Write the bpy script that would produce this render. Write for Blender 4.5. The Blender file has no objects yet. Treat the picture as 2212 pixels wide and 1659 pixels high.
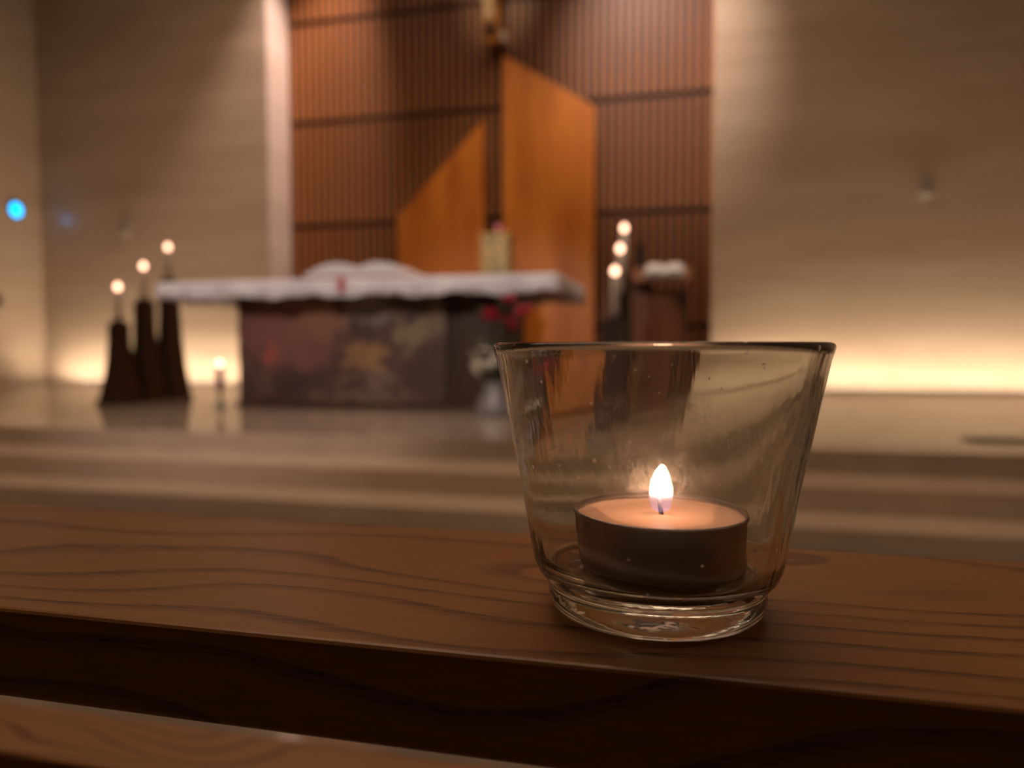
import bpy, bmesh, math, random
from mathutils import Vector, Matrix
random.seed(7)
sc = bpy.context.scene
COL = sc.collection
R = math.radians

# ------------------------------------------------------------------ camera
cam_d = bpy.data.cameras.new('camera')
cam = bpy.data.objects.new('camera', cam_d)
COL.objects.link(cam)
cam.location = (0, 0, 0.76)
cam.rotation_euler = (Matrix.Rotation(R(13.5), 4, 'Z') @ Matrix.Rotation(R(90 - 2.9), 4, 'X') @ Matrix.Rotation(R(-0.1), 4, 'Z')).to_euler()
cam_d.sensor_width = 36.0
cam_d.lens = 36.0 * 1600 / 2212
cam_d.clip_start = 0.01
cam_d.clip_end = 100
cam_d.dof.use_dof = True
cam_d.dof.focus_distance = 0.160
cam_d.dof.aperture_fstop = cam_d.lens / 2.7     # a 2.7 mm wide opening
sc.camera = cam

# ------------------------------------------------------------------ view, world, sampling hints
sc.view_settings.view_transform = 'Standard'
sc.view_settings.look = 'None'
sc.view_settings.exposure = 0.0
sc.view_settings.gamma = 1.0
sc.view_settings.use_curve_mapping = False
cy = sc.cycles
cy.use_denoising = True
try:
    cy.denoiser = 'OPENIMAGEDENOISE'
    cy.denoising_input_passes = 'RGB_ALBEDO_NORMAL'
except Exception:
    pass
cy.max_bounces = 10; cy.diffuse_bounces = 2; cy.glossy_bounces = 4
cy.transmission_bounces = 9; cy.transparent_max_bounces = 6
cy.use_adaptive_sampling = True; cy.adaptive_threshold = 0.06
cy.caustics_refractive = True; cy.caustics_reflective = True
cy.blur_glossy = 0.4
cy.sample_clamp_indirect = 4.0
world = bpy.data.worlds.new('world'); sc.world = world
world.use_nodes = True
world.node_tree.nodes['Background'].inputs[0].default_value = (0.9, 0.6, 0.35, 1)
world.node_tree.nodes['Background'].inputs[1].default_value = 0.006

# ------------------------------------------------------------------ sanctuary ceiling spots, plus added fill lights out of view
def look(o, target):
    d = Vector(target) - o.location
    o.rotation_euler = d.to_track_quat('-Z', 'Y').to_euler()
def area(name, loc, target, sx, sy, power, col, spread=math.pi):
    l = bpy.data.lights.new(name, 'AREA'); l.shape = 'RECTANGLE'
    l.size = sx; l.size_y = sy; l.energy = power; l.color = col; l.spread = spread
    o = bpy.data.objects.new(name, l); COL.objects.link(o); o.location = loc; look(o, target)
    return o
def spot(name, loc, target, deg, power, col, blend=0.6, rad=0.08):
    l = bpy.data.lights.new(name, 'SPOT'); l.spot_size = R(deg); l.spot_blend = blend
    l.energy = power; l.color = col; l.shadow_soft_size = rad
    o = bpy.data.objects.new(name, l); COL.objects.link(o); o.location = loc; look(o, target)
    return o
WARM = (1.0, 0.71, 0.48)
area('overhead_fill_light', (-2.3, 5.4, 7.3), (-2.3, 5.4, 0), 7.0, 2.0, 115, WARM, R(130))  # broad unseen area light added as general fill over the sanctuary
area('overhead_fill_light', (-2.0, 2.0, 7.3), (-2.0, 2.2, 0), 7.0, 0.8, 20, WARM, R(85))  # added fill further forward, brightens the step risers
area('riser_fill_light', (-2.0, -2.5, 7.3), (-2.0, 3.4, 0.2), 8.0, 0.3, 13, WARM, R(26))  # added strip of light aimed at the risers, not a nave lamp
spot('ceiling_spot_boards', (-1.5, 4.2, 7.2), (-2.1, 8.5, 2.5), 27, 520, (1.0, 0.66, 0.36), 0.9)
spot('ceiling_spot_reveal', (-3.7, 7.9, 7.2), (-5.08, 8.50, 2.4), 44, 1350, (1.0, 0.74, 0.64), 0.8)
spot('ceiling_spot_slats', (-1.0, 5.2, 7.2), (-0.35, 8.78, 3.9), 36, 1350, (1.0, 0.78, 0.68), 1.0)
spot('lectern_fill_spot', (-0.3, 1.5, 7.2), (-0.25, 6.3, 1.25), 15, 620, (1.0, 0.82, 0.68), 0.8)  # spot added to brighten the lectern and its book
spot('ceiling_spot_cross', (-2.3, 5.0, 7.2), (-2.3, 8.6, 5.0), 15, 450, (1.0, 0.74, 0.50), 1.0)
spot('altar_fill_spot', (-2.4, -3.5, 5.2), (-2.4, 5.0, 0.95), 26, 1300, (1.0, 0.84, 0.78))  # added spot, hung low in the nave to brighten the altar front

# ------------------------------------------------------------------ helpers
def link(name, mesh, mat=None, parent=None, smooth=False):
    o = bpy.data.objects.new(name, mesh); COL.objects.link(o)
    if mat: o.data.materials.append(mat)
    if parent: o.parent = parent
    if smooth:
        for p in o.data.polygons: p.use_smooth = True
    return o
def tag(o, label=None, cat=None, group=None, kind=None):
    if label: o['label'] = label
    if cat: o['category'] = cat
    if group: o['group'] = group
    if kind: o['kind'] = kind
    return o
def empty(name, loc=(0, 0, 0), rz=0):
    o = bpy.data.objects.new(name, None); COL.objects.link(o)
    o.location = loc; o.rotation_euler = (0, 0, rz); o.empty_display_size = 0.05
    return o
def bm_mesh(name, bm):
    me = bpy.data.meshes.new(name)
    bmesh.ops.recalc_face_normals(bm, faces=bm.faces)
    bm.to_mesh(me); bm.free(); return me
def add_box(bm, lo, hi, bev=0.0, seg=2):
    r = bmesh.ops.create_cube(bm, size=1.0)
    vs = r['verts']
    for v in vs:
        v.co = Vector([lo[i] + (v.co[i] + 0.5) * (hi[i] - lo[i]) for i in range(3)])
    if bev > 0:
        es = list({e for v in vs for e in v.link_edges})
        bmesh.ops.bevel(bm, geom=es, offset=bev, segments=seg, affect='EDGES', profile=0.5)
def box(name, lo, hi, mat, parent=None, bev=0.0, seg=2, smooth=False):
    bm = bmesh.new(); add_box(bm, lo, hi, bev, seg)
    return link(name, bm_mesh(name, bm), mat, parent, smooth)
def lathe(name, prof, mat, parent=None, n=48, closed=False, smooth=True, caps=True):
    """prof: list of (r, z); closed joins last ring to first"""
    vs, fs = [], []
    rings = []
    for r, z in prof:
        if r < 1e-6:
            rings.append([len(vs)]); vs.append((0, 0, z))
        else:
            rings.append(list(range(len(vs), len(vs) + n)))
            for i in range(n):
                a = 2 * math.pi * i / n
                vs.append((r * math.cos(a), r * math.sin(a), z))
    pairs = list(zip(rings[:-1], rings[1:]))
    if closed: pairs.append((rings[-1], rings[0]))
    for A, B in pairs:
        for i in range(n):
            j = (i + 1) % n
            if len(A) == 1 and len(B) == 1: continue
            if len(A) == 1: fs.append((A[0], B[j], B[i]))
            elif len(B) == 1: fs.append((A[i], A[j], B[0]))
            else: fs.append((A[i], A[j], B[j], B[i]))
    if caps and not closed:
        if len(rings[0]) > 1: fs.append(tuple(reversed(rings[0])))
        if len(rings[-1]) > 1: fs.append(tuple(rings[-1]))
    me = bpy.data.meshes.new(name); me.from_pydata(vs, [], fs)
    bm = bmesh.new(); bm.from_mesh(me); bmesh.ops.recalc_face_normals(bm, faces=bm.faces); bm.to_mesh(me); bm.free()
    return link(name, me, mat, parent, smooth)
def prism(name, pts, y0, y1, mat, parent=None, bev=0.0):
    """pts: polygon in (x, z), extruded along y"""
    bm = bmesh.new()
    a = [bm.verts.new((x, y0, z)) for x, z in pts]; b = [bm.verts.new((x, y1, z)) for x, z in pts]
    n = len(pts)
    bm.faces.new(a); bm.faces.new(list(reversed(b)))
    for i in range(n):
        bm.faces.new((a[i], b[i], b[(i + 1) % n], a[(i + 1) % n]))
    bmesh.ops.recalc_face_normals(bm, faces=bm.faces)
    if bev: bmesh.ops.bevel(bm, geom=list(bm.edges), offset=bev, segments=2, affect='EDGES', profile=0.5)
    return link(name, bm_mesh(name, bm), mat, parent)
def copy_tree(o, parent=None):
    c = o.copy(); COL.objects.link(c); c.parent = parent
    for ch in list(o.children): copy_tree(ch, c)
    return c

# ------------------------------------------------------------------ materials
def new_mat(name):
    m = bpy.data.materials.new(name); m.use_nodes = True
    nt = m.node_tree
    return m, nt, nt.nodes['Principled BSDF']
def N(nt, t, **kw):
    n = nt.nodes.new(t)
    for k, v in kw.items():
        if k in n.inputs: n.inputs[k].default_value = v
        else: setattr(n, k, v)
    return n
def mathn(nt, op, a, b=None, c=None, clamp=False):
    n = nt.nodes.new('ShaderNodeMath'); n.operation = op; n.use_clamp = clamp
    for i, v in enumerate((a, b, c)):
        if v is None: continue
        if isinstance(v, (int, float)): n.inputs[i].default_value = v
        else: nt.links.new(v, n.inputs[i])
    return n.outputs[0]
def mapr(nt, v, a, b, c=0.0, d=1.0, smooth=False):
    n = nt.nodes.new('ShaderNodeMapRange'); n.clamp = True
    if smooth: n.interpolation_type = 'SMOOTHSTEP'
    nt.links.new(v, n.inputs[0])
    for i, x in enumerate((a, b, c, d)): n.inputs[i + 1].default_value = x
    return n.outputs[0]
def coords(nt, scale=(1, 1, 1), rot=(0, 0, 0), loc=(0, 0, 0)):
    tc = nt.nodes.new('ShaderNodeTexCoord'); mp = nt.nodes.new('ShaderNodeMapping')
    mp.inputs['Scale'].default_value = scale; mp.inputs['Rotation'].default_value = rot; mp.inputs['Location'].default_value = loc
    nt.links.new(tc.outputs['Object'], mp.inputs[0]); return mp.outputs[0]
def noise(nt, vec, scale, detail=4, rough=0.55, dist=0.0):
    n = nt.nodes.new('ShaderNodeTexNoise'); nt.links.new(vec, n.inputs['Vector'])
    n.inputs['Scale'].default_value = scale; n.inputs['Detail'].default_value = detail
    n.inputs['Roughness'].default_value = rough; n.inputs['Distortion'].default_value = dist
    return n.outputs[0]
def ramp(nt, fac, stops):
    n = nt.nodes.new('ShaderNodeValToRGB'); nt.links.new(fac, n.inputs[0])
    el = n.color_ramp.elements
    while len(el) < len(stops): el.new(0.5)
    for e, (p, c) in zip(el, stops):
        e.position = p; e.color = (c[0], c[1], c[2], 1)
    return n.outputs[0]
def mixc(nt, fac, a, b, mode='MIX'):
    n = nt.nodes.new('ShaderNodeMix'); n.data_type = 'RGBA'; n.blend_type = mode
    for sock, v in ((n.inputs[0], fac), (n.inputs[6], a), (n.inputs[7], b)):
        if isinstance(v, (int, float)): sock.default_value = v
        elif isinstance(v, tuple): sock.default_value = (v[0], v[1], v[2], 1)
        else: nt.links.new(v, sock)
    return n.outputs[2]
def bump(nt, bsdf, h, strength=0.2, dist=0.002):
    b = nt.nodes.new('ShaderNodeBump'); b.inputs['Strength'].default_value = strength; b.inputs['Distance'].default_value = dist
    nt.links.new(h, b.inputs['Height']); nt.links.new(b.outputs[0], bsdf.inputs['Normal'])

def plain(name, col, rough=0.5, metal=0.0, spec=0.5, var=0.12, scale=30.0):
    m, nt, p = new_mat(name)
    v = noise(nt, coords(nt), scale, 3)
    c = mixc(nt, v, tuple(x * (1 - var) for x in col), tuple(min(1, x * (1 + var)) for x in col))
    nt.links.new(c, p.inputs['Base Color'])
    p.inputs['Roughness'].default_value = rough; p.inputs['Metallic'].default_value = metal
    p.inputs['Specular IOR Level'].default_value = spec
    return m

def travertine(name, light, dark, rough=0.35, axis='Z'):
    m, nt, p = new_mat(name)
    s = (0.25, 0.25, 2.2)
    v1 = noise(nt, coords(nt, s), 1.3, 5, 0.55, 0.4)
    v2 = noise(nt, coords(nt, (0.6, 0.6, 9.0)), 2.5, 4, 0.6)
    f = mathn(nt, 'ADD', mathn(nt, 'MULTIPLY', v1, 0.7), mathn(nt, 'MULTIPLY', v2, 0.3))
    c = ramp(nt, f, [(0.32, dark), (0.62, light)])
    nt.links.new(c, p.inputs['Base Color'])
    p.inputs['Roughness'].default_value = rough
    return m
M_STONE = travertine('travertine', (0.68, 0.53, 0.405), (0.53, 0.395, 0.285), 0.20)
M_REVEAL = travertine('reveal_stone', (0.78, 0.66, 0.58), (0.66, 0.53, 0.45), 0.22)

def marble(name, a, b, rough):
    m, nt, p = new_mat(name)
    v = noise(nt, coords(nt, (1, 1, 1)), 1.1, 6, 0.6, 0.8)
    c = ramp(nt, v, [(0.3, a), (0.7, b)])
    nt.links.new(c, p.inputs['Base Color'])
    p.inputs['Roughness'].default_value = rough
    p.inputs['IOR'].default_value = 1.75
    return m
M_MARBLE = marble('polished_marble', (0.30, 0.225, 0.17), (0.42, 0.325, 0.25), 0.035)
M_STEP = marble('step_marble', (0.38, 0.28, 0.21), (0.48, 0.36, 0.27), 0.20)
M_NAVE = marble('nave_marble', (0.22, 0.17, 0.13), (0.30, 0.24, 0.19), 0.08)
M_PLASTER = plain('dark_plaster', (0.22, 0.18, 0.14), 0.8)
M_CEIL = plain('ceiling_plaster', (0.5, 0.44, 0.36), 0.8)
M_BACKING = plain('slat_backing', (0.018, 0.008, 0.005), 0.7)

def grain_wood(name, light, dark, sc3, rough=0.45, coat=0.0, ring=40, distort=0.06, pore=0.35):
    """sc3 stretches the texture; the grain runs along the axis with the smallest scale"""
    m, nt, p = new_mat(name)
    v = coords(nt, sc3)
    w = noise(nt, v, 2.0, 3, 0.5)
    fine = noise(nt, coords(nt, tuple(s * 12 for s in sc3)), 3.0, 3, 0.7)
    f = mathn(nt, 'ADD', mathn(nt, 'MULTIPLY', w, 0.75), mathn(nt, 'MULTIPLY', fine, 0.25))
    c = ramp(nt, f, [(0.3, dark), (0.68, light)])
    nt.links.new(c, p.inputs['Base Color'])
    p.inputs['Roughness'].default_value = rough; p.inputs['Coat Weight'].default_value = coat
    return m
M_SLAT = grain_wood('slat_wood', (0.46, 0.180, 0.064), (0.32, 0.118, 0.040), (8, 8, 0.6), 0.42)
M_BOARD = grain_wood('orange_board_wood', (0.62, 0.215, 0.032), (0.38, 0.100, 0.012), (2.2, 2.2, 0.5), 0.38)
M_CROSS = grain_wood('cross_wood', (0.60, 0.24, 0.03), (0.42, 0.14, 0.012), (3, 3, 0.5), 0.4)
M_DARKWOOD = grain_wood('dark_wood', (0.060, 0.028, 0.014), (0.030, 0.013, 0.007), (5, 5, 0.5), 0.4)
M_AMBO = grain_wood('ambo_wood', (0.24, 0.090, 0.038), (0.15, 0.054, 0.022), (4, 4, 0.5), 0.4)

def oak(name):
    m, nt, p = new_mat(name)
    # broad wandering of the growth rings along the board, giving cathedral arches
    v = coords(nt, (1, 1, 1))
    sep = nt.nodes.new('ShaderNodeSeparateXYZ'); nt.links.new(v, sep.inputs[0])
    bend = noise(nt, coords(nt, (5.0, 15, 15), loc=(0.31, 0.2, 0)), 1.0, 1, 0.4)
    bend2 = noise(nt, coords(nt, (14, 40, 40)), 1.0, 2, 0.5)
    yy = mathn(nt, 'ADD', sep.outputs[1], mathn(nt, 'MULTIPLY', sep.outputs[2], 0.8))
    yy = mathn(nt, 'ADD', yy, mathn(nt, 'MULTIPLY', bend, 0.125))
    yy = mathn(nt, 'ADD', yy, mathn(nt, 'MULTIPLY', bend2, 0.006))
    ph = mathn(nt, 'FRACT', mathn(nt, 'MULTIPLY', yy, 70.0))
    # slow fade on one side, sharp on the other
    line = mapr(nt, ph, 0.60, 0.95, 0, 1, True)
    edge = mapr(nt, ph, 0.95, 1.0, 1, 0)
    line = mathn(nt, 'MULTIPLY', line, edge)
    pores = noise(nt, coords(nt, (60, 1500, 1500)), 1.0, 2, 0.6)
    pores = mapr(nt, pores, 0.42, 0.62)
    line = mathn(nt, 'MULTIPLY', line, mapr(nt, pores, 0, 1, 0.45, 1.0))
    tone = noise(nt, coords(nt, (3, 25, 25)), 1.0, 3, 0.5)
    base = mixc(nt, tone, (0.36, 0.145, 0.042), (0.50, 0.220, 0.068))
    base = mixc(nt, mathn(nt, 'MULTIPLY', pores, 0.22), base, (0.17, 0.07, 0.024))
    c = mixc(nt, mathn(nt, 'MULTIPLY', line, 0.95), base, (0.085, 0.030, 0.011))
    nt.links.new(c, p.inputs['Base Color'])
    p.inputs['Roughness'].default_value = 0.38
    p.inputs['Specular IOR Level'].default_value = 0.45
    bump(nt, p, mathn(nt, 'SUBTRACT', 1.0, mathn(nt, 'MULTIPLY', line, pores)), 0.10, 0.0003)
    return m
M_OAK = oak('varnished_oak')

def emissive(name, col, strength):
    m, nt, p = new_mat(name)
    nt.nodes.remove(p)
    e = N(nt, 'ShaderNodeEmission'); e.inputs[0].default_value = (*col, 1); e.inputs[1].default_value = strength
    nt.links.new(e.outputs[0], nt.nodes['Material Output'].inputs[0]); return m
M_LED = emissive('warm_led', (1.0, 0.80, 0.58), 95)
M_BLUE = emissive('cyan_lamp', (0.0, 0.42, 1.0), 4.0)
M_FARFLAME = emissive('candle_flame', (1.0, 0.54, 0.35), 6)
M_REDLAMP = emissive('red_lamp_glow', (1.0, 0.24, 0.24), 0.5)
M_WAXW = plain('cream_wax', (0.75, 0.66, 0.55), 0.5)
M_BRASS = plain('brass', (0.55, 0.38, 0.14), 0.3, 1.0)
M_BLACK = plain('black_metal', (0.02, 0.018, 0.018), 0.4, 0.5)
M_GREYMETAL = plain('grey_metal', (0.28, 0.25, 0.22), 0.35, 0.8)
M_PALE = plain('pale_cap', (0.75, 0.68, 0.58), 0.4)

# ================================================================== SETTING
WB = 8.30            # back stone wall plane
RL, RR = -5.10, 0.22 # recess edges
CL = 8.0
def struct(o, label, cat): return tag(o, label, cat, kind='structure')
struct(box('floor', (-8.9, -6, -0.2), (4.6, 9.2, 0.0), M_NAVE), 'pale polished marble nave floor below the pew', 'floor')
plat = struct(box('altar_platform', (-8.49, 3.50, 0.0), (4.2, 8.95, 0.30), M_MARBLE, bev=0.004),
              'polished brown marble altar platform reached by low steps', 'platform')
box('step', (-8.49, 3.14, 0.0), (4.2, 3.499, 0.20), M_STEP, plat, bev=0.006)
box('step', (-8.49, 2.85, 0.0), (4.2, 3.139, 0.10), M_STEP, plat, bev=0.006)
struct(box('wall_back_left', (-8.7, WB, 0.30), (RL - 0.001, WB + 0.50, CL), M_STONE), 'tall travertine wall left of the slatted recess', 'wall')
struct(box('wall_back_right', (RR, WB, 0.30), (4.5, WB + 0.50, CL), M_STONE), 'tall travertine wall right of the slatted recess', 'wall')
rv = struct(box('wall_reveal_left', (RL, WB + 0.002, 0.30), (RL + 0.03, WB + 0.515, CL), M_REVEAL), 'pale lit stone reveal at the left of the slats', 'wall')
struct(box('wall_left', (-8.75, -6, 0.0), (-8.50, 8.6, CL), M_STONE), 'travertine side wall carrying the blue lamp', 'wall')
struct(box('wall_right', (4.25, -6, 0.0), (4.5, 8.6, CL), M_STONE), 'travertine side wall out to the right', 'wall')
struct(box('wall_rear', (-8.75, -6.2, 0.0), (4.5, -6.0, CL), M_PLASTER), 'dark rear wall of the nave', 'wall')
struct(box('ceiling', (-8.75, -6.2, CL), (4.5, 9.2, CL + 0.2), M_CEIL), 'pale plaster ceiling high above the altar', 'ceiling')

# slatted wall at the back of the recess: four rows of slats with dark joints between the rows
sw = struct(box('wall_slatted', (RL - 0.05, 8.83, 0.30), (RR + 0.2, 8.95, CL), M_BACKING), 'dark recess wall faced with upright reddish wooden slats', 'wall')
rows = [(0.302, 0.955), (1.025, 2.280), (2.350, 3.590), (3.660, 4.845)]
pitch = 0.0965
nsl = int((RR + 0.06 - (RL + 0.04)) / pitch)
x0 = RL + 0.04 + pitch * 0.5
for (za, zb) in rows:
    me = None
    for i in range(nsl):
        if me is None:
            o = box('slat', (-0.0205, -0.025, 0), (0.0205, 0.025, zb - za), M_SLAT, sw); me = o.data
        else:
            o = bpy.data.objects.new('slat', me); COL.objects.link(o); o.parent = sw
        o.location = (x0 + i * pitch, 8.805, za)
bm = bmesh.new()
for i in range(nsl):
    x = x0 + i * pitch
    add_box(bm, (x - 0.0205, 8.78, 4.915), (x + 0.0205, 8.83, CL - 0.002))
o = link('upper_slat_row', bm_mesh('upper_slat_row', bm), M_SLAT, sw); o['kind'] = 'stuff'

# cove lights: a low stone kerb along the wall foot with a lamp strip lying behind it
def cove(loc, length, rz, label):
    e = empty('cove_light', loc, rz); tag(e, label, 'cove light', 'cove lights at the wall foot')
    box('kerb', (-length / 2, 0.0, 0), (length / 2, 0.03, 0.016), M_STONE, e, bev=0.003)
    box('channel', (-length / 2, 0.031, 0), (length / 2, 0.075, 0.002), M_PALE, e)
    box('diffuser', (-length / 2 + .004, 0.036, 0.0021), (length / 2 - .004, 0.070, 0.006), M_LED, e, bev=0.001)
cove((-6.67, WB - 0.30, 0.30), 3.10, 0, 'warm cove light along the foot of the left stone wall')
cove((2.23, WB - 0.30, 0.30), 3.98, 0, 'warm cove light along the foot of the right stone wall')

# ------------------------------------------------------------------ boards and crucifix in front of the slats
b1 = prism('wooden_board', [(-3.475, 0.302), (-2.383, 0.302), (-2.383, 3.405), (-3.475, 2.322)], 8.50, 8.56, M_BOARD, bev=0.004)
tag(b1, 'shorter orange wooden board with its top slanting up to the right', 'board', 'orange boards behind the altar')
b2 = prism('wooden_board', [(-2.140, 0.302), (-1.075, 0.302), (-1.075, 3.469), (-2.140, 4.137)], 8.50, 8.56, M_BOARD, bev=0.004)
tag(b2, 'taller orange wooden board with its top slanting down to the right', 'board', 'orange boards behind the altar')

cr = empty('crucifix', (-2.305, 8.62, 4.33))
tag(cr, 'orange wooden crucifix with ivory figure hanging above the two boards', 'crucifix')
box('upright_beam', (-0.10, -0.05, 0), (0.10, 0.04, 2.75), M_CROSS, cr, bev=0.006)
box('cross_beam', (-0.75, -0.049, 1.75), (-0.101, 0.039, 1.95), M_CROSS, cr, bev=0.006)
box('cross_beam', (0.101, -0.049, 1.75), (0.75, 0.039, 1.95), M_CROSS, cr, bev=0.006)
M_IVORY = plain('ivory', (0.72, 0.55, 0.30), 0.45)
def skin_figure(name, verts, edges, radii, mat, parent, sub=2):
    me = bpy.data.meshes.new(name); me.from_pydata(verts, edges, [])
    o = link(name, me, mat, parent)
    md = o.modifiers.new('skin', 'SKIN'); md.use_smooth_shade = True
    sv = me.skin_vertices[0].data
    for s, r in zip(sv, radii): s.radius = r
    sv[0].use_root = True
    ms = o.modifiers.new('sub', 'SUBSURF'); ms.levels = sub; ms.render_levels = sub
    return o
V = [(0, -.14, 1.02), (0, -.13, 1.2), (0, -.13, 1.45), (0, -.14, 1.62), (0, -.16, 1.72), (.01, -.19, 1.83),
     (.15, -.13, 1.60), (.40, -.10, 1.74), (.62, -.08, 1.86), (-.15, -.13, 1.60), (-.40, -.10, 1.74), (-.62, -.08, 1.86),
     (.06, -.15, .95), (.05, -.21, .62), (.025, -.12, .30), (.02, -.16, .20), (-.06, -.15, .95), (-.05, -.21, .62), (-.025, -.12, .30), (-.02, -.16, .20)]
Ed = [(0, 1), (1, 2), (2, 3), (3, 4), (4, 5), (3, 6), (6, 7), (7, 8), (3, 9), (9, 10), (10, 11), (0, 12), (12, 13), (13, 14), (14, 15), (0, 16), (16, 17), (17, 18), (18, 19)]
Rd = [(.10, .08), (.09, .07), (.12, .09), (.10, .08), (.045, .045), (.07, .08), (.055, .055), (.04, .04), (.025, .025), (.055, .055), (.04, .04), (.025, .025),
      (.07, .07), (.05, .05), (.03, .03), (.025, .03), (.07, .07), (.05, .05), (.03, .03), (.025, .03)]
skin_figure('figure', V, Ed, Rd, M_IVORY, cr)
box('foot_rest', (-0.07, -0.11, 0.10), (0.07, -0.051, 0.16), M_DARKWOOD, cr, bev=0.005)
box('wall_bracket', (0.105, -0.02, 0.02), (0.16, 0.14, 0.12), M_PALE, cr, bev=0.005)

# ------------------------------------------------------------------ tabernacle on a pillar behind the altar, red lamp on it
M_GOLD = None
def gold():
    m, nt, p = new_mat('engraved_gold')
    v = nt.nodes.new('ShaderNodeTexVoronoi'); v.inputs['Scale'].default_value = 16
    nt.links.new(coords(nt), v.inputs['Vector'])
    c = ramp(nt, v.outputs['Distance'], [(0.1, (0.80, 0.50, 0.12)), (0.6, (0.40, 0.30, 0.16))])
    nt.links.new(c, p.inputs['Base Color']); p.inputs['Metallic'].default_value = 0.25; p.inputs['Roughness'].default_value = 0.35
    bump(nt, p, v.outputs['Distance'], 0.4, 0.01); return m
M_GOLD = gold()
pl = empty('pillar', (-1.912, 7.35, 0.30)); tag(pl, 'dark wooden pillar under the golden tabernacle behind the altar', 'pillar')
box('shaft', (-0.16, -0.13, 0.04), (0.16, 0.13, 1.11), M_DARKWOOD, pl, bev=0.005)
box('plinth', (-0.20, -0.17, 0), (0.20, 0.17, 0.04), M_DARKWOOD, pl, bev=0.005)
box('cap', (-0.19, -0.16, 1.11), (0.19, 0.16, 1.15), M_DARKWOOD, pl, bev=0.005)
tb = empty('tabernacle', (-1.912, 7.35, 1.45)); tag(tb, 'small golden tabernacle box standing behind the altar below the red lamp', 'tabernacle')
box('body', (-0.145, -0.12, 0.03), (0.145, 0.12, 0.41), M_GOLD, tb, bev=0.006)
box('base', (-0.16, -0.135, 0), (0.16, 0.135, 0.03), M_BRASS, tb, bev=0.005)
box('cornice', (-0.16, -0.135, 0.41), (0.16, 0.135, 0.445), M_BRASS, tb, bev=0.005)
for s in (-1, 1):
    d = box('door', (0.003 if s > 0 else -0.12, -0.128, 0.06), (0.12 if s > 0 else -0.003, -0.121, 0.38), M_GOLD, tb, bev=0.002)
    lathe('knob', [(0, 0), (.008, .002), (.009, .008), (0, .012)], M_BRASS, d, 12).matrix_local = Matrix.Translation((s * 0.015, -0.128, 0.22)) @ Matrix.Rotation(R(90), 4, 'X')
rl = empty('sanctuary_lamp', (-1.905, 7.35, 1.895)); tag(rl, 'small glowing red lamp on top of the golden tabernacle', 'lamp')
lathe('foot', [(0, 0), (.03, 0), (.03, .006), (.012, .012), (.012, .025), (.028, .03), (0, .03)], M_BRASS, rl, 20)
lathe('red_glass', [(0, .031), (.024, .031), (.03, .05), (.03, .08), (.026, .10), (0, .10)], M_REDLAMP, rl, 20)

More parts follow.
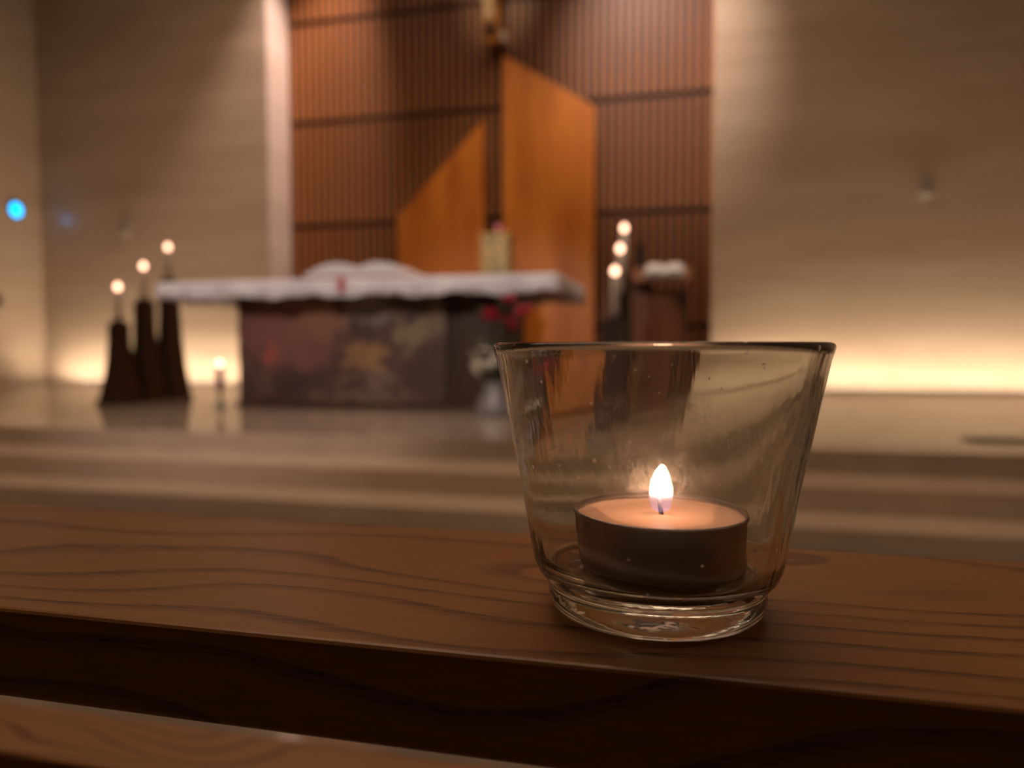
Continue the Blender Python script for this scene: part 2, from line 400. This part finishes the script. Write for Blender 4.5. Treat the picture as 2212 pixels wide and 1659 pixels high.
# ------------------------------------------------------------------ altar
al = empty('altar', (-2.43, 5.2, 0.30)); tag(al, 'dark wooden altar with a brown figured front panel', 'altar')
box('base_block', (-1.03, 0.0, 0.03), (1.11, 0.75, 0.86), M_DARKWOOD, al, bev=0.004)
box('plinth', (-1.06, -0.02, 0.0), (1.14, 0.77, 0.03), M_DARKWOOD, al, bev=0.003)
box('table_top', (-1.555, -0.23, 0.86), (1.53, 1.12, 0.945), M_DARKWOOD, al, bev=0.004)
def painting():
    m, nt, p = new_mat('altar_front_painting')
    tc = nt.nodes.new('ShaderNodeTexCoord'); sp = nt.nodes.new('ShaderNodeSeparateXYZ')
    nt.links.new(tc.outputs['Object'], sp.inputs[0])
    dn = nt.nodes.new('ShaderNodeTexNoise'); dn.inputs['Scale'].default_value = 7.5; dn.inputs['Detail'].default_value = 5
    nt.links.new(tc.outputs['Object'], dn.inputs['Vector'])
    ds = nt.nodes.new('ShaderNodeSeparateXYZ'); nt.links.new(dn.outputs['Color'], ds.inputs[0])
    X = mathn(nt, 'ADD', sp.outputs[0], mathn(nt, 'MULTIPLY', mathn(nt, 'SUBTRACT', ds.outputs[0], 0.5), 0.42))
    Z = mathn(nt, 'ADD', sp.outputs[2], mathn(nt, 'MULTIPLY', mathn(nt, 'SUBTRACT', ds.outputs[2], 0.5), 0.42))
    base = ramp(nt, noise(nt, coords(nt), 7.0, 4), [(0.35, (0.050, 0.024, 0.020)), (0.65, (0.115, 0.060, 0.045))])
    blobs = [(-0.62, 0.58, 0.45, 0.30, (0.19, 0.075, 0.060)), (-0.80, 0.40, 0.06, 0.14, (0.34, 0.075, 0.055)), (-0.35, 0.66, 0.25, 0.14, (0.22, 0.10, 0.05)),
             (0.05, 0.72, 0.22, 0.12, (0.20, 0.16, 0.13)), (0.00, 0.40, 0.16, 0.13, (0.26, 0.14, 0.055)), (0.10, 0.36, 0.05, 0.09, (0.30, 0.16, 0.06)),
             (-0.18, 0.30, 0.06, 0.06, (0.28, 0.15, 0.06)), (0.36, 0.56, 0.14, 0.12, (0.22, 0.165, 0.085)), (0.55, 0.66, 0.14, 0.12, (0.17, 0.12, 0.065)),
             (-0.05, 0.58, 0.09, 0.09, (0.05, 0.024, 0.024)), (0.12, 0.22, 0.14, 0.10, (0.16, 0.10, 0.07)), (-0.55, 0.18, 0.20, 0.10, (0.045, 0.024, 0.022)),
             (0.52, 0.24, 0.22, 0.18, (0.055, 0.03, 0.022)), (0.0, 0.06, 0.40, 0.05, (0.17, 0.10, 0.06))]
    c = base
    for bx, bz, rx, rz, col in blobs:
        dx = mathn(nt, 'DIVIDE', mathn(nt, 'SUBTRACT', X, bx + 0.05), rx); dz = mathn(nt, 'DIVIDE', mathn(nt, 'SUBTRACT', Z, bz), rz)
        d = mathn(nt, 'ADD', mathn(nt, 'MULTIPLY', dx, dx), mathn(nt, 'MULTIPLY', dz, dz))
        c = mixc(nt, mapr(nt, d, 0.2, 1.5, 0.85, 0.0, True), c, tuple(min(1.0, k * 1.2) for k in col))
    nt.links.new(c, p.inputs['Base Color']); p.inputs['Roughness'].default_value = 0.5
    return m
fp = box('front_panel', (-1.03, -0.018, 0.035), (0.685, -0.001, 0.855), painting(), al, bev=0.002)
fp['label'] = 'brown and gold figured front panel'

# altar cloth: draped over the table with a wavy hem
def cloth_mat():
    m, nt, p = new_mat('altar_cloth')
    tc = nt.nodes.new('ShaderNodeTexCoord'); sp = nt.nodes.new('ShaderNodeSeparateXYZ'); nt.links.new(tc.outputs['Object'], sp.inputs[0])
    v = nt.nodes.new('ShaderNodeTexVoronoi'); v.inputs['Scale'].default_value = 9; nt.links.new(coords(nt, (1, 1, 2)), v.inputs['Vector'])
    mot = mapr(nt, v.outputs['Distance'], 0.22, 0.34, 1, 0)
    hem = mapr(nt, sp.outputs[2], -0.06, -0.075, 0, 1)
    n = noise(nt, coords(nt), 6, 3)
    base = mixc(nt, n, (0.70, 0.66, 0.70), (0.82, 0.79, 0.82))
    c = mixc(nt, mathn(nt, 'MULTIPLY', mathn(nt, 'MULTIPLY', mot, hem), 0.7), base, (0.36, 0.24, 0.16))
    nt.links.new(c, p.inputs['Base Color']); p.inputs['Roughness'].default_value = 0.85
    return m
M_CLOTH = cloth_mat()
def altar_cloth():
    hx, y0, y1 = 1.56, -0.245, 1.135
    cx = -0.0125
    per = []
    nx, ny = 110, 48
    for i in range(nx): per.append((cx - hx + 2 * hx * i / nx, y0, 0, -1))
    for i in range(ny): per.append((cx + hx, y0 + (y1 - y0) * i / ny, 1, 0))
    for i in range(nx): per.append((cx + hx - 2 * hx * i / nx, y1, 0, 1))
    for i in range(ny): per.append((cx - hx, y1 - (y1 - y0) * i / ny, -1, 0))
    n = len(per)
    vs, fs = [], []
    levels = [0.0, -0.015, -0.05, -0.09, -0.13]
    def ring(off, first):
        for li, dz in enumerate(levels):
            t = li / (len(levels) - 1)
            for k, (x, y, ux, uy) in enumerate(per):
                w = math.sin(k * 0.55) * 0.012 + math.sin(k * 0.23 + 1) * 0.012
                out = off + (0.004 + t * 0.02 + w * t + 0.004 * min(li, 1))
                z = dz + (math.sin(k * 0.31) * 0.012 + math.sin(k * 0.83) * 0.006) * t
                vs.append((x + ux * out, y + uy * out, z))
    ring(0.0, 0)
    L = len(levels)
    for li in range(L - 1):
        for k in range(n):
            a = li * n + k; b = li * n + (k + 1) % n
            fs.append((a, b, b + n, a + n))
    fs.append(tuple(reversed(range(n))))
    me = bpy.data.meshes.new('altar_cloth'); me.from_pydata(vs, [], fs)
    o = link('altar_cloth', me, M_CLOTH, None)
    for p in o.data.polygons: p.use_smooth = len(p.vertices) == 4
    o.location = (-2.43, 5.2, 0.30 + 0.955)
    md = o.modifiers.new('thickness', 'SOLIDIFY'); md.thickness = 0.004; md.offset = 1
    return o
ac = tag(altar_cloth(), 'white altar cloth with an embroidered hem over the altar top', 'cloth')

# open book-like white mound on the altar cloth
def page_block(s):
    prof = [(0.0, 0.0), (0.0, 0.045), (0.05, 0.082), (0.14, 0.100), (0.24, 0.092), (0.34, 0.055), (0.42, 0.012), (0.42, 0.0)]
    return prism('page_block', [(s * x, z) for x, z in prof], -0.20, 0.20, M_PAPER, None)
M_PAPER = plain('white_pages', (0.80, 0.76, 0.76), 0.8, var=0.05)
bk = empty('open_book', (-2.37, 5.20, 1.2605)); tag(bk, 'large open book with curling white pages on the altar cloth', 'book')
bk.rotation_euler = (0, 0, R(2))
box('cover', (-0.44, -0.215, 0), (0.44, 0.215, 0.012), plain('red_cover', (0.30, 0.05, 0.04), 0.6), bk, bev=0.004)
for s in (-1, 1):
    pb = page_block(s); pb.parent = bk; pb.location = (0, 0, 0.013)
    md = pb.modifiers.new('b', 'BEVEL'); md.width = 0.006; md.segments = 2
rb = box('ribbon', (-0.10, -0.222, -0.10), (-0.055, -0.216, -0.01), plain('red_ribbon', (0.55, 0.05, 0.06), 0.6), bk)
rb.location = (0, -0.075, 0)

# ------------------------------------------------------------------ candle stands with lit candles
def far_flame(parent, z, s=1.0):
    prof = [(0, 0), (.012, .004), (.0205, .014), (.0235, .026), (.020, .040), (.010, .052), (0, .060)]
    o = lathe('flame', [(r * s, z + h * s) for r, h in prof], M_FARFLAME, parent, 16)
    return o
def candle_stand(x, y, ztop, label, group, w0=0.30, w1=0.115):
    e = empty('candle_stand', (x, y, 0.30)); tag(e, label, 'candle stand', group)
    h = ztop - 0.30
    bm = bmesh.new(); ringsv = []
    for k in range(9):
        t = k / 8; z = 0.03 + (h - 0.03) * t
        w = (w1 + (w0 - w1) * (1 - t) ** 2.2) / 2
        ringsv.append([bm.verts.new((sx * w, sy * w, z)) for sx, sy in ((-1, -1), (1, -1), (1, 1), (-1, 1))])
    for a, b in zip(ringsv[:-1], ringsv[1:]):
        for i in range(4): bm.faces.new((a[i], a[(i + 1) % 4], b[(i + 1) % 4], b[i]))
    bm.faces.new(ringsv[0]); bm.faces.new(ringsv[-1])
    link('column', bm_mesh('column', bm), M_DARKWOOD, e)
    box('foot', (-w0 / 2 - .008, -w0 / 2 - .008, 0), (w0 / 2 + .008, w0 / 2 + .008, 0.03), M_DARKWOOD, e, bev=0.003)
    lathe('candle_cup', [(0, h), (.05, h), (.055, h + .02), (.05, h + .02), (0, h + .012)], M_BLACK, e, 20)
def pillar_candle(x, y, z0, zf, label, group):
    e = empty('pillar_candle', (x, y, z0 + 0.0125)); tag(e, label, 'candle', group)
    L = zf - 0.018 - (z0 + 0.0125) - 0.006
    lathe('wax', [(0, 0), (.024, 0), (.024, L - .004), (.020, L), (.010, L - .004), (0, L - .006)], M_WAXW, e, 24)
    lathe('wick', [(.0015, L - .007), (.0015, L + .008)], M_BLACK, e, 6)
    far_flame(e, L + 0.004)
stands = [((-4.494, 5.10), 0.955, 1.239, 'lowest of the three dark candle stands left of the altar', 'lowest lit candle of the left group of three'),
          ((-4.498, 5.40), 1.145, 1.437, 'middle dark candle stand of the three left of the altar', 'middle lit candle of the left group of three'),
          ((-4.490, 5.70), 1.346, 1.635, 'tallest dark candle stand left of the altar, partly behind the cloth', 'tallest lit candle of the left group of three'),
          ((-0.492, 5.00), 0.930, 1.255, 'lowest dark candle stand between altar and lectern', 'lowest lit candle of the right group of three'),
          ((-0.482, 5.25), 1.110, 1.435, 'middle dark candle stand between altar and lectern', 'middle lit candle of the right group of three'),
          ((-0.476, 5.50), 1.270, 1.615, 'tallest dark candle stand between altar and lectern', 'tallest lit candle of the right group of three')]
for i, ((x, y), zt, zf, la, lb) in enumerate(stands):
    g = 'left' if i < 3 else 'right'
    w0 = 0.235 if i < 3 else 0.20
    candle_stand(x, y, zt, la, 'candle stands on the ' + g + ' of the altar', w0)
    pillar_candle(x, y, zt, zf, lb, 'candles on the ' + g + ' of the altar')

# slim single candle on the floor before the altar
e = empty('floor_candle', (-3.50, 4.99, 0.30)); tag(e, 'single slim reddish candle on a thin stem before the bright gap', 'candle')
M_PURPLE = plain('wine_red_wax', (0.30, 0.06, 0.09), 0.45)
lathe('foot', [(0, 0), (.05, 0), (.052, .008), (.02, .018), (.012, .05), (0, .05)], plain('green_glaze', (0.10, 0.14, 0.10), 0.4), e, 24)
lathe('stem', [(.014, .05), (.012, .11), (.018, .13), (.032, .14), (.032, .148), (0, .148)], M_DARKWOOD, e, 16)
lathe('wax', [(0, .148), (.029, .148), (.029, .300), (.025, .304), (0, .300)], M_PURPLE, e, 20)
lathe('wick', [(.0015, .300), (.0015, .313)], M_BLACK, e, 6)
far_flame(e, 0.309, 0.92)

# ------------------------------------------------------------------ lectern with open book
am = empty('lectern', (-0.235, 6.30, 0.30)); tag(am, 'dark wooden lectern with a tall raised fin beside the candles', 'lectern')
prism('body', [(-0.19, 0.04), (0.19, 0.04), (0.185, 0.92), (-0.205, 0.92)], 0.0, 0.34, M_AMBO, am, bev=0.006)
prism('side_wing', [(-0.24, 0.04), (-0.192, 0.04), (-0.208, 0.92), (-0.25, 1.0)], -0.03, 0.36, M_AMBO, am, bev=0.004)
box('plinth', (-0.27, -0.06, 0), (0.24, 0.42, 0.04), M_AMBO, am, bev=0.005)
bm = bmesh.new(); add_box(bm, (-0.24, -0.07, 0), (0.235, 0.36, 0.03), 0.006)
d = link('sloped_desk', bm_mesh('sloped_desk', bm), M_AMBO, am); d.location = (0, 0, 1.00); d.rotation_euler = (R(20), 0, 0)
prism('raised_fin', [(-0.225, 0.93), (-0.09, 0.93), (-0.09, 1.06), (-0.215, 1.42), (-0.235, 1.42)], 0.37, 0.41, M_DARKWOOD, am, bev=0.004)
prism('desk_shade_sheet', [(-0.13, 0.92), (0.10, 0.92), (0.20, 0.74), (0.20, 0.92)], -0.035, -0.002, M_DARKWOOD, am)  # dark sheet standing in for the slanting shade below the desk
lb = empty('lectern_book', (-0.215, 6.24, 1.328)); tag(lb, 'open white book resting on the sloped lectern desk', 'book')
lb.rotation_euler = (R(20), 0, 0)
box('cover', (-0.165, 0, 0), (0.165, 0.24, 0.008), plain('book_cover', (0.5, 0.45, 0.38), 0.6), lb, bev=0.002)
for s in (-1, 1):
    prof = [(0, 0), (0, .022), (.035, .046), (.10, .052), (.15, .036), (.158, .0)]
    pb = prism('page_block', [(s * x, z + .009) for x, z in prof], 0.005, 0.235, M_PAPER, lb)
    md = pb.modifiers.new('b', 'BEVEL'); md.width = 0.004; md.segments = 2

# ------------------------------------------------------------------ flowers in a pale vase
fl = empty('flower_arrangement', (-1.265, 4.80, 0.30)); tag(fl, 'red roses and white blooms in a pale vase before the altar', 'flowers')
M_VASE = plain('pale_vase_glaze', (0.20, 0.18, 0.18), 0.35)
M_ROSE = plain('red_petals', (0.34, 0.006, 0.022), 0.6, var=0.35, scale=60)
M_WFL = plain('white_petals', (0.62, 0.56, 0.42), 0.7, var=0.2, scale=60)
M_LEAF = plain('dark_leaf', (0.030, 0.050, 0.016), 0.5, var=0.4)
lathe('vase', [(0, 0), (.13, 0), (.14, .02), (.12, .09), (.085, .16), (.075, .20), (.085, .22), (.075, .22), (.065, .19), (0, .15)], M_VASE, fl, 32)
def bloom(name, c, r, mat, layers=4, n=6, curl=0.5):
    bm = bmesh.new()
    for L in range(layers):
        rr = r * (0.35 + 0.65 * (L + 1) / layers); tilt = 0.25 + 0.85 * L / max(1, layers - 1)
        for k in range(n):
            a = 2 * math.pi * (k + 0.5 * (L % 2)) / n + random.uniform(-.15, .15)
            M = Matrix.Rotation(a, 4, 'Z') @ Matrix.Translation((0.12 * r, 0, -0.25 * r)) @ Matrix.Rotation(tilt, 4, 'Y')
            w = rr * 0.62
            g = [[M @ Vector((0.10 * r * math.sin(v * math.pi) * (1 - abs(u)) + (0.12 * r if v > 0.8 else 0), u * w * math.sin(0.35 + v * 2.2), v * rr)) for u in (-1, -.4, .4, 1)] for v in (0, .35, .7, 1)]
            vs = [[bm.verts.new(p) for p in row] for row in g]
            for i in range(3):
                for j in range(3): bm.faces.new((vs[i][j], vs[i][j + 1], vs[i + 1][j + 1], vs[i + 1][j]))
    o = link(name, bm_mesh(name, bm), mat, fl, True); o.location = c
    o.rotation_euler = (R(random.uniform(20, 60)), R(random.uniform(-25, 25)), random.uniform(0, 6))
    return o
def stem(p, q):
    bm = bmesh.new()
    p, q = Vector(p), Vector(q); d = (q - p); L = d.length
    bmesh.ops.create_cone(bm, segments=6, radius1=.005, radius2=.004, depth=L, cap_ends=True)
    o = link('stem', bm_mesh('stem', bm), M_LEAF, fl)
    o.location = (p + q) / 2; o.rotation_euler = d.to_track_quat('Z', 'Y').to_euler()
roses = [(-.025, -.02, .665, .062), (.105, -.03, .607, .060), (.195, .0, .695, .058), (.077, .03, .775, .055)]
for x, y, z, r in roses:
    stem((x * .2, y * .2, .17), (x, y, z - r * .3)); bloom('rose', (x, y, z), r, M_ROSE, 5, 6)
whites = [(-.135, -.04, .385, .062), (-.06, -.09, .335, .06), (-.15, .02, .30, .055), (-.05, -.07, .43, .05), (.04, -.09, .38, .055), (.11, -.05, .34, .055)]
for x, y, z, r in whites:
    stem((x * .3, y * .3, .17), (x, y, z - r * .3)); bloom('white_bloom', (x, y, z), r, M_WFL, 4, 7)
leafm = None
for k in range(34):
    a = random.uniform(0, 6.28); hh = random.uniform(.24, .72); rad = random.uniform(.05, .16)
    if leafm is None:
        vs = [(0, 0, 0), (.03, .018, .006), (.03, -.018, .006), (.075, .022, .008), (.075, -.022, .008), (.12, .0, -.006), (.04, 0, 0), (.08, 0, .002)]
        fs = [(0, 2, 6), (0, 6, 1), (6, 2, 4, 7), (1, 6, 7, 3), (7, 4, 5), (3, 7, 5)]
        leafm = bpy.data.meshes.new('leaf'); leafm.from_pydata(vs, [], fs); leafm.materials.append(M_LEAF)
    o = bpy.data.objects.new('leaf', leafm); COL.objects.link(o); o.parent = fl
    o.location = (math.cos(a) * rad * .6 + .03, math.sin(a) * rad * .5, hh)
    o.rotation_euler = (random.uniform(-.6, .6), random.uniform(-.9, .4), a)

# ------------------------------------------------------------------ small wall and floor fittings
bl = empty('blue_lamp', (-8.498, 7.90, 2.53)); tag(bl, 'small glowing cyan lamp on the left side wall', 'lamp')
bl.rotation_euler = (0, R(90), 0)
lathe('housing', [(0, 0), (.105, 0), (.105, .03), (.09, .03), (.09, .02), (0, .02)], M_GREYMETAL, bl, 32)
lathe('lens', [(0, .021), (.088, .021), (.078, .036), (0, .045)], M_BLUE, bl, 32)
M_FIT = plain('fitting_grey', (0.42, 0.36, 0.32), 0.5)
def wall_fitting(x, z, label):
    e = empty('wall_fitting', (x, WB, z)); tag(e, label, 'wall fitting', 'small fittings on the stone walls')
    box('back_plate', (-.055, -.012, -.02), (.055, -.001, .15), M_FIT, e, bev=0.003)
    box('housing', (-.055, -.05, .0), (.055, -.013, .14), M_FIT, e, bev=0.008)
    box('lower_cap', (-.065, -.055, -.05), (.065, -.013, -.002), M_PALE, e, bev=0.008)
wall_fitting(2.287, 2.30, 'small grey fitting with pale lower cap on the right stone wall')
wall_fitting(-7.168, 2.25, 'small faint fitting on the left stone wall above the candles')
fpz = empty('floor_socket', (1.47, 4.02, 0.301)); tag(fpz, 'small dark plate set in the platform floor at the right', 'floor plate')
box('frame', (-.16, -.07, 0), (.16, .07, .006), M_GREYMETAL, fpz, bev=0.002)
box('lid', (-.14, -.055, .0061), (.14, .055, .010), M_BLACK, fpz, bev=0.002)
sd = empty('wall_bracket', (-8.499, 7.62, 1.35)); tag(sd, 'dark bracket on the side wall at the left edge', 'bracket')
box('plate', (0, -.07, -.09), (.012, .05, .09), M_GREYMETAL, sd, bev=0.003)
box('arm', (.0121, -.05, -.05), (.07, -.02, .05), M_DARKWOOD, sd, bev=0.004)

# ================================================================== PEW
pw = empty('pew', (0, 0.18, 0)); tag(pw, 'brown varnished oak pew ledge in front, carrying the glass candle holder', 'pew')
PT = 0.7015
bm = bmesh.new(); add_box(bm, (-1.7, -0.048, PT - 0.0205), (1.7, 0.045, PT), 0.0014, 3)
link('top_ledge', bm_mesh('top_ledge', bm), M_OAK, pw, False)
bm = bmesh.new(); add_box(bm, (-1.66, 0.208, 0.470), (1.66, 0.268, 0.490), 0.003, 3)
link('lower_shelf', bm_mesh('lower_shelf', bm), M_OAK, pw)
for s in (-1, 1):
    box('end_panel', (s * 1.68 - .02, -0.045, 0.0), (s * 1.68 + .02, 0.30, PT - 0.0206), M_OAK, pw, bev=0.004)
box('foot_rail', (-1.659, 0.22, 0.06), (1.659, 0.25, 0.16), M_OAK, pw, bev=0.004)

# ================================================================== GLASS CANDLE HOLDER
GX, GY = -0.0071, 0.1685
def glass_mat():
    m, nt, p = new_mat('clear_glass'); nt.nodes.remove(p)
    out = nt.nodes['Material Output']
    g = N(nt, 'ShaderNodeBsdfGlass'); g.inputs['Color'].default_value = (0.97, 0.975, 0.95, 1); g.inputs['Roughness'].default_value = 0.0; g.inputs['IOR'].default_value = 1.5
    gr = N(nt, 'ShaderNodeBsdfGlass'); gr.inputs['Color'].default_value = (0.97, 0.96, 0.94, 1); gr.inputs['Roughness'].default_value = 0.46; gr.inputs['IOR'].default_value = 1.5
    # moulding streaks: the pressed glass is very slightly wavy around its wall
    tc = nt.nodes.new('ShaderNodeTexCoord'); sp = nt.nodes.new('ShaderNodeSeparateXYZ'); nt.links.new(tc.outputs['Object'], sp.inputs[0])
    wav = noise(nt, coords(nt, (260, 260, 7)), 1.0, 2, 0.5)
    b = nt.nodes.new('ShaderNodeBump'); b.inputs['Strength'].default_value = 0.16; b.inputs['Distance'].default_value = 0.0004
    nt.links.new(wav, b.inputs['Height']); nt.links.new(b.outputs[0], g.inputs['Normal'])
    # dust specks
    vo = nt.nodes.new('ShaderNodeTexVoronoi'); vo.inputs['Scale'].default_value = 300; nt.links.new(coords(nt), vo.inputs['Vector'])
    cs = nt.nodes.new('ShaderNodeSeparateXYZ'); nt.links.new(vo.outputs['Color'], cs.inputs[0])
    size = mapr(nt, cs.outputs[0], 0.60, 1.0, 0.0, 0.15)
    sp1 = mathn(nt, 'LESS_THAN', vo.outputs['Distance'], size)
    hmask = mapr(nt, sp.outputs[2], 0.0085, 0.012)
    sp1 = mathn(nt, 'MULTIPLY', sp1, hmask)
    df = N(nt, 'ShaderNodeBsdfDiffuse'); df.inputs[0].default_value = (0.9, 0.8, 0.7, 1)
    tr = N(nt, 'ShaderNodeBsdfTranslucent'); tr.inputs[0].default_value = (0.9, 0.8, 0.7, 1)
    ms = N(nt, 'ShaderNodeMixShader'); nt.links.new(df.outputs[0], ms.inputs[1]); nt.links.new(tr.outputs[0], ms.inputs[2])
    # finger smudges on the wall in the middle of its height
    s1 = noise(nt, coords(nt), 55, 3, 0.55)
    s2 = noise(nt, coords(nt, (1, 1, 0.45)), 900, 3, 0.7)
    zz = mapr(nt, mathn(nt, 'ABSOLUTE', mathn(nt, 'SUBTRACT', sp.outputs[2], 0.0385)), 0.002, 0.011, 1, 0, True)
    sm = mathn(nt, 'MULTIPLY', mapr(nt, s1, 0.40, 0.62), mapr(nt, s2, 0.42, 0.62))
    sm = mathn(nt, 'ADD', 0.03, mathn(nt, 'MULTIPLY', mathn(nt, 'MULTIPLY', sm, zz), 0.55))
    m1 = N(nt, 'ShaderNodeMixShader'); nt.links.new(sm, m1.inputs[0]); nt.links.new(g.outputs[0], m1.inputs[1]); nt.links.new(gr.outputs[0], m1.inputs[2])
    m2 = N(nt, 'ShaderNodeMixShader'); nt.links.new(mathn(nt, 'MULTIPLY', sp1, 0.8), m2.inputs[0]); nt.links.new(m1.outputs[0], m2.inputs[1]); nt.links.new(ms.outputs[0], m2.inputs[2])
    nt.links.new(m2.outputs[0], out.inputs[0])
    return m
gl = [  # outside, from the foot upwards; then over the rim and down the inside
    (0.0, 0.0012), (0.0185, 0.0010), (0.0212, 0.0000), (0.0228, 0.0004), (0.0238, 0.0016), (0.0242, 0.0034), (0.0241, 0.0050), (0.0239, 0.0060),
    (0.0241, 0.0066), (0.0254, 0.0074), (0.0266, 0.0088), (0.0274, 0.0108), (0.0280, 0.0135), (0.0290, 0.0195), (0.0310, 0.0310), (0.0338, 0.0450), (0.0359, 0.0555),
    (0.0366, 0.0577), (0.0367, 0.0583), (0.0364, 0.0589), (0.0357, 0.0592), (0.0349, 0.0590), (0.0343, 0.0584), (0.0340, 0.0572),
    (0.0323, 0.0480), (0.0297, 0.0350), (0.0275, 0.0220), (0.0262, 0.0140), (0.0252, 0.0110), (0.0236, 0.0094), (0.0212, 0.0087), (0.0, 0.0086)]
gh = lathe('glass_candle_holder', gl, glass_mat(), None, 128)
inner = {24: 0.45, 25: 1.0, 26: 1.0, 27: 0.7, 28: 0.4, 29: 0.15}     # pressed glass: the hollow sits a little off centre
for k, w in inner.items():
    for q in range(128):            # ring 0 is the single vertex under the foot
        gh.data.vertices[1 + (k - 1) * 128 + q].co.x -= 0.0011 * w
gh.location = (GX, GY, PT + 0.0001)
tag(gh, 'clear flared glass candle holder standing on the pew ledge', 'candle holder')

# ------------------------------------------------------------------ tealight
TX, TY = GX + 0.0015, GY - 0.0002
TZ = PT + 0.0001 + 0.0089
tl = empty('tealight', (TX, TY, TZ)); tag(tl, 'burning tealight in a thin metal cup inside the glass', 'candle')
TR, TH = 0.0187, 0.0132
def alu():
    m, nt, p = new_mat('thin_aluminium')
    v = noise(nt, coords(nt, (900, 900, 60)), 1.0, 2)
    p.inputs['Base Color'].default_value = (0.40, 0.34, 0.35, 1); p.inputs['Metallic'].default_value = 1.0; p.inputs['Roughness'].default_value = 0.34
    bump(nt, p, v, 0.15, 0.0003); return m
def tea_cup():
    n = 240
    prof = [(0.0, 0.0), (TR - .0014, 0.0), (TR - .0003, .0006), (TR, .0016), (TR, .0075), (TR, TH - .0012), (TR + .0003, TH - .0006), (TR + .0005, TH - .0002), (TR + .0003, TH + .0002), (TR - .0002, TH + .0001), (TR - .0003, TH - .0015), (TR - .0003, .0010), (0, .0010)]
    o = lathe('metal_cup', prof, alu(), tl, n)
    for v in o.data.vertices:      # pressed pleats fading out towards the middle of the wall
        r = math.hypot(v.co.x, v.co.y)
        if r > TR - .0001 and v.co.z > .005:
            a = math.atan2(v.co.y, v.co.x); k = (v.co.z - .005) / (TH - .005)
            d = 0.00018 * k * (1 if int(round(a / (2 * math.pi) * n)) % 2 else -1) * (0.6 + 0.4 * math.sin(a * 17))
            v.co.x += d * math.cos(a); v.co.y += d * math.sin(a)
tea_cup()
def wax_mat():
    m, nt, p = new_mat('warm_wax')
    p.inputs['Base Color'].default_value = (0.92, 0.56, 0.42, 1); p.inputs['Roughness'].default_value = 0.22
    p.inputs['Subsurface Weight'].default_value = 0.45; p.inputs['Subsurface Radius'].default_value = (0.010, 0.006, 0.004); p.inputs['Subsurface Scale'].default_value = 1.0
    v = noise(nt, coords(nt), 260, 3); bump(nt, p, v, 0.02, 0.0003)
    return m
lathe('wax', [(0, .0011), (TR - .00035, .0011), (TR - .00035, TH - .0006), (TR - .0012, TH - .0010), (TR * .6, TH - .0014), (.004, TH - .0015), (.0014, TH - .0012), (0, TH - .0010)], wax_mat(), tl, 96)
# wick: thin bent tube
def tube(name, pts, rad, mat, parent, seg=8):
    vs, fs = [], []
    for k, (p, r) in enumerate(zip(pts, rad)):
        for i in range(seg):
            a = 2 * math.pi * i / seg
            vs.append((p[0] + r * math.cos(a), p[1] + r * math.sin(a), p[2]))
    for k in range(len(pts) - 1):
        for i in range(seg):
            a = k * seg + i; b = k * seg + (i + 1) % seg
            fs.append((a, b, b + seg, a + seg))
    fs.append(tuple(reversed(range(seg)))); fs.append(tuple(range(len(vs) - seg, len(vs))))
    me = bpy.data.meshes.new(name); me.from_pydata(vs, [], fs)
    return link(name, me, mat, parent, True)
M_WICK = plain('charred_wick', (0.035, 0.03, 0.045), 0.8)
wz = TH - .0013
tube('wick', [(0.0003, 0, wz), (0.0001, 0, wz + .0012), (-.0002, 0, wz + .0026), (-.0003, 0, wz + .0040)], [.00042, .00042, .0004, .0003], M_WICK, tl)
def flame_mat():
    m, nt, p = new_mat('tealight_flame'); nt.nodes.remove(p)
    tc = nt.nodes.new('ShaderNodeTexCoord'); sp = nt.nodes.new('ShaderNodeSeparateXYZ'); nt.links.new(tc.outputs['Object'], sp.inputs[0])
    z = sp.outputs[2]
    hot = mapr(nt, z, 0.0026, 0.0068, 0, 1)
    col = ramp(nt, mapr(nt, z, 0.0, 0.0065), [(0.0, (0.30, 0.36, 1.0)), (0.38, (0.55, 0.42, 0.80)), (0.62, (1.0, 0.50, 0.30)), (1.0, (1.0, 0.53, 0.30))])
    e = N(nt, 'ShaderNodeEmission'); nt.links.new(col, e.inputs[0])
    hot = mathn(nt, 'POWER', hot, 2.5); st = mathn(nt, 'ADD', 1.3, mathn(nt, 'MULTIPLY', hot, 130.0)); nt.links.new(st, e.inputs[1])
    tp = N(nt, 'ShaderNodeBsdfTransparent')
    mx = N(nt, 'ShaderNodeMixShader')
    nt.links.new(mapr(nt, z, 0.0022, 0.0056, 0.14, 1.0, True), mx.inputs[0]); nt.links.new(tp.outputs[0], mx.inputs[1]); nt.links.new(e.outputs[0], mx.inputs[2])
    nt.links.new(mx.outputs[0], nt.nodes['Material Output'].inputs[0]); return m
fprof = [(0, 0), (.0014, .0002), (.0021, .0009), (.0025, .0022), (.00265, .0040), (.0026, .0056), (.0023, .0072), (.0017, .0088), (.0009, .0100), (.0004,.0105), (0, .0107)]
fo = lathe('flame', fprof, flame_mat(), tl, 24); fo.location = (0.0002, 0, wz + 0.0009)
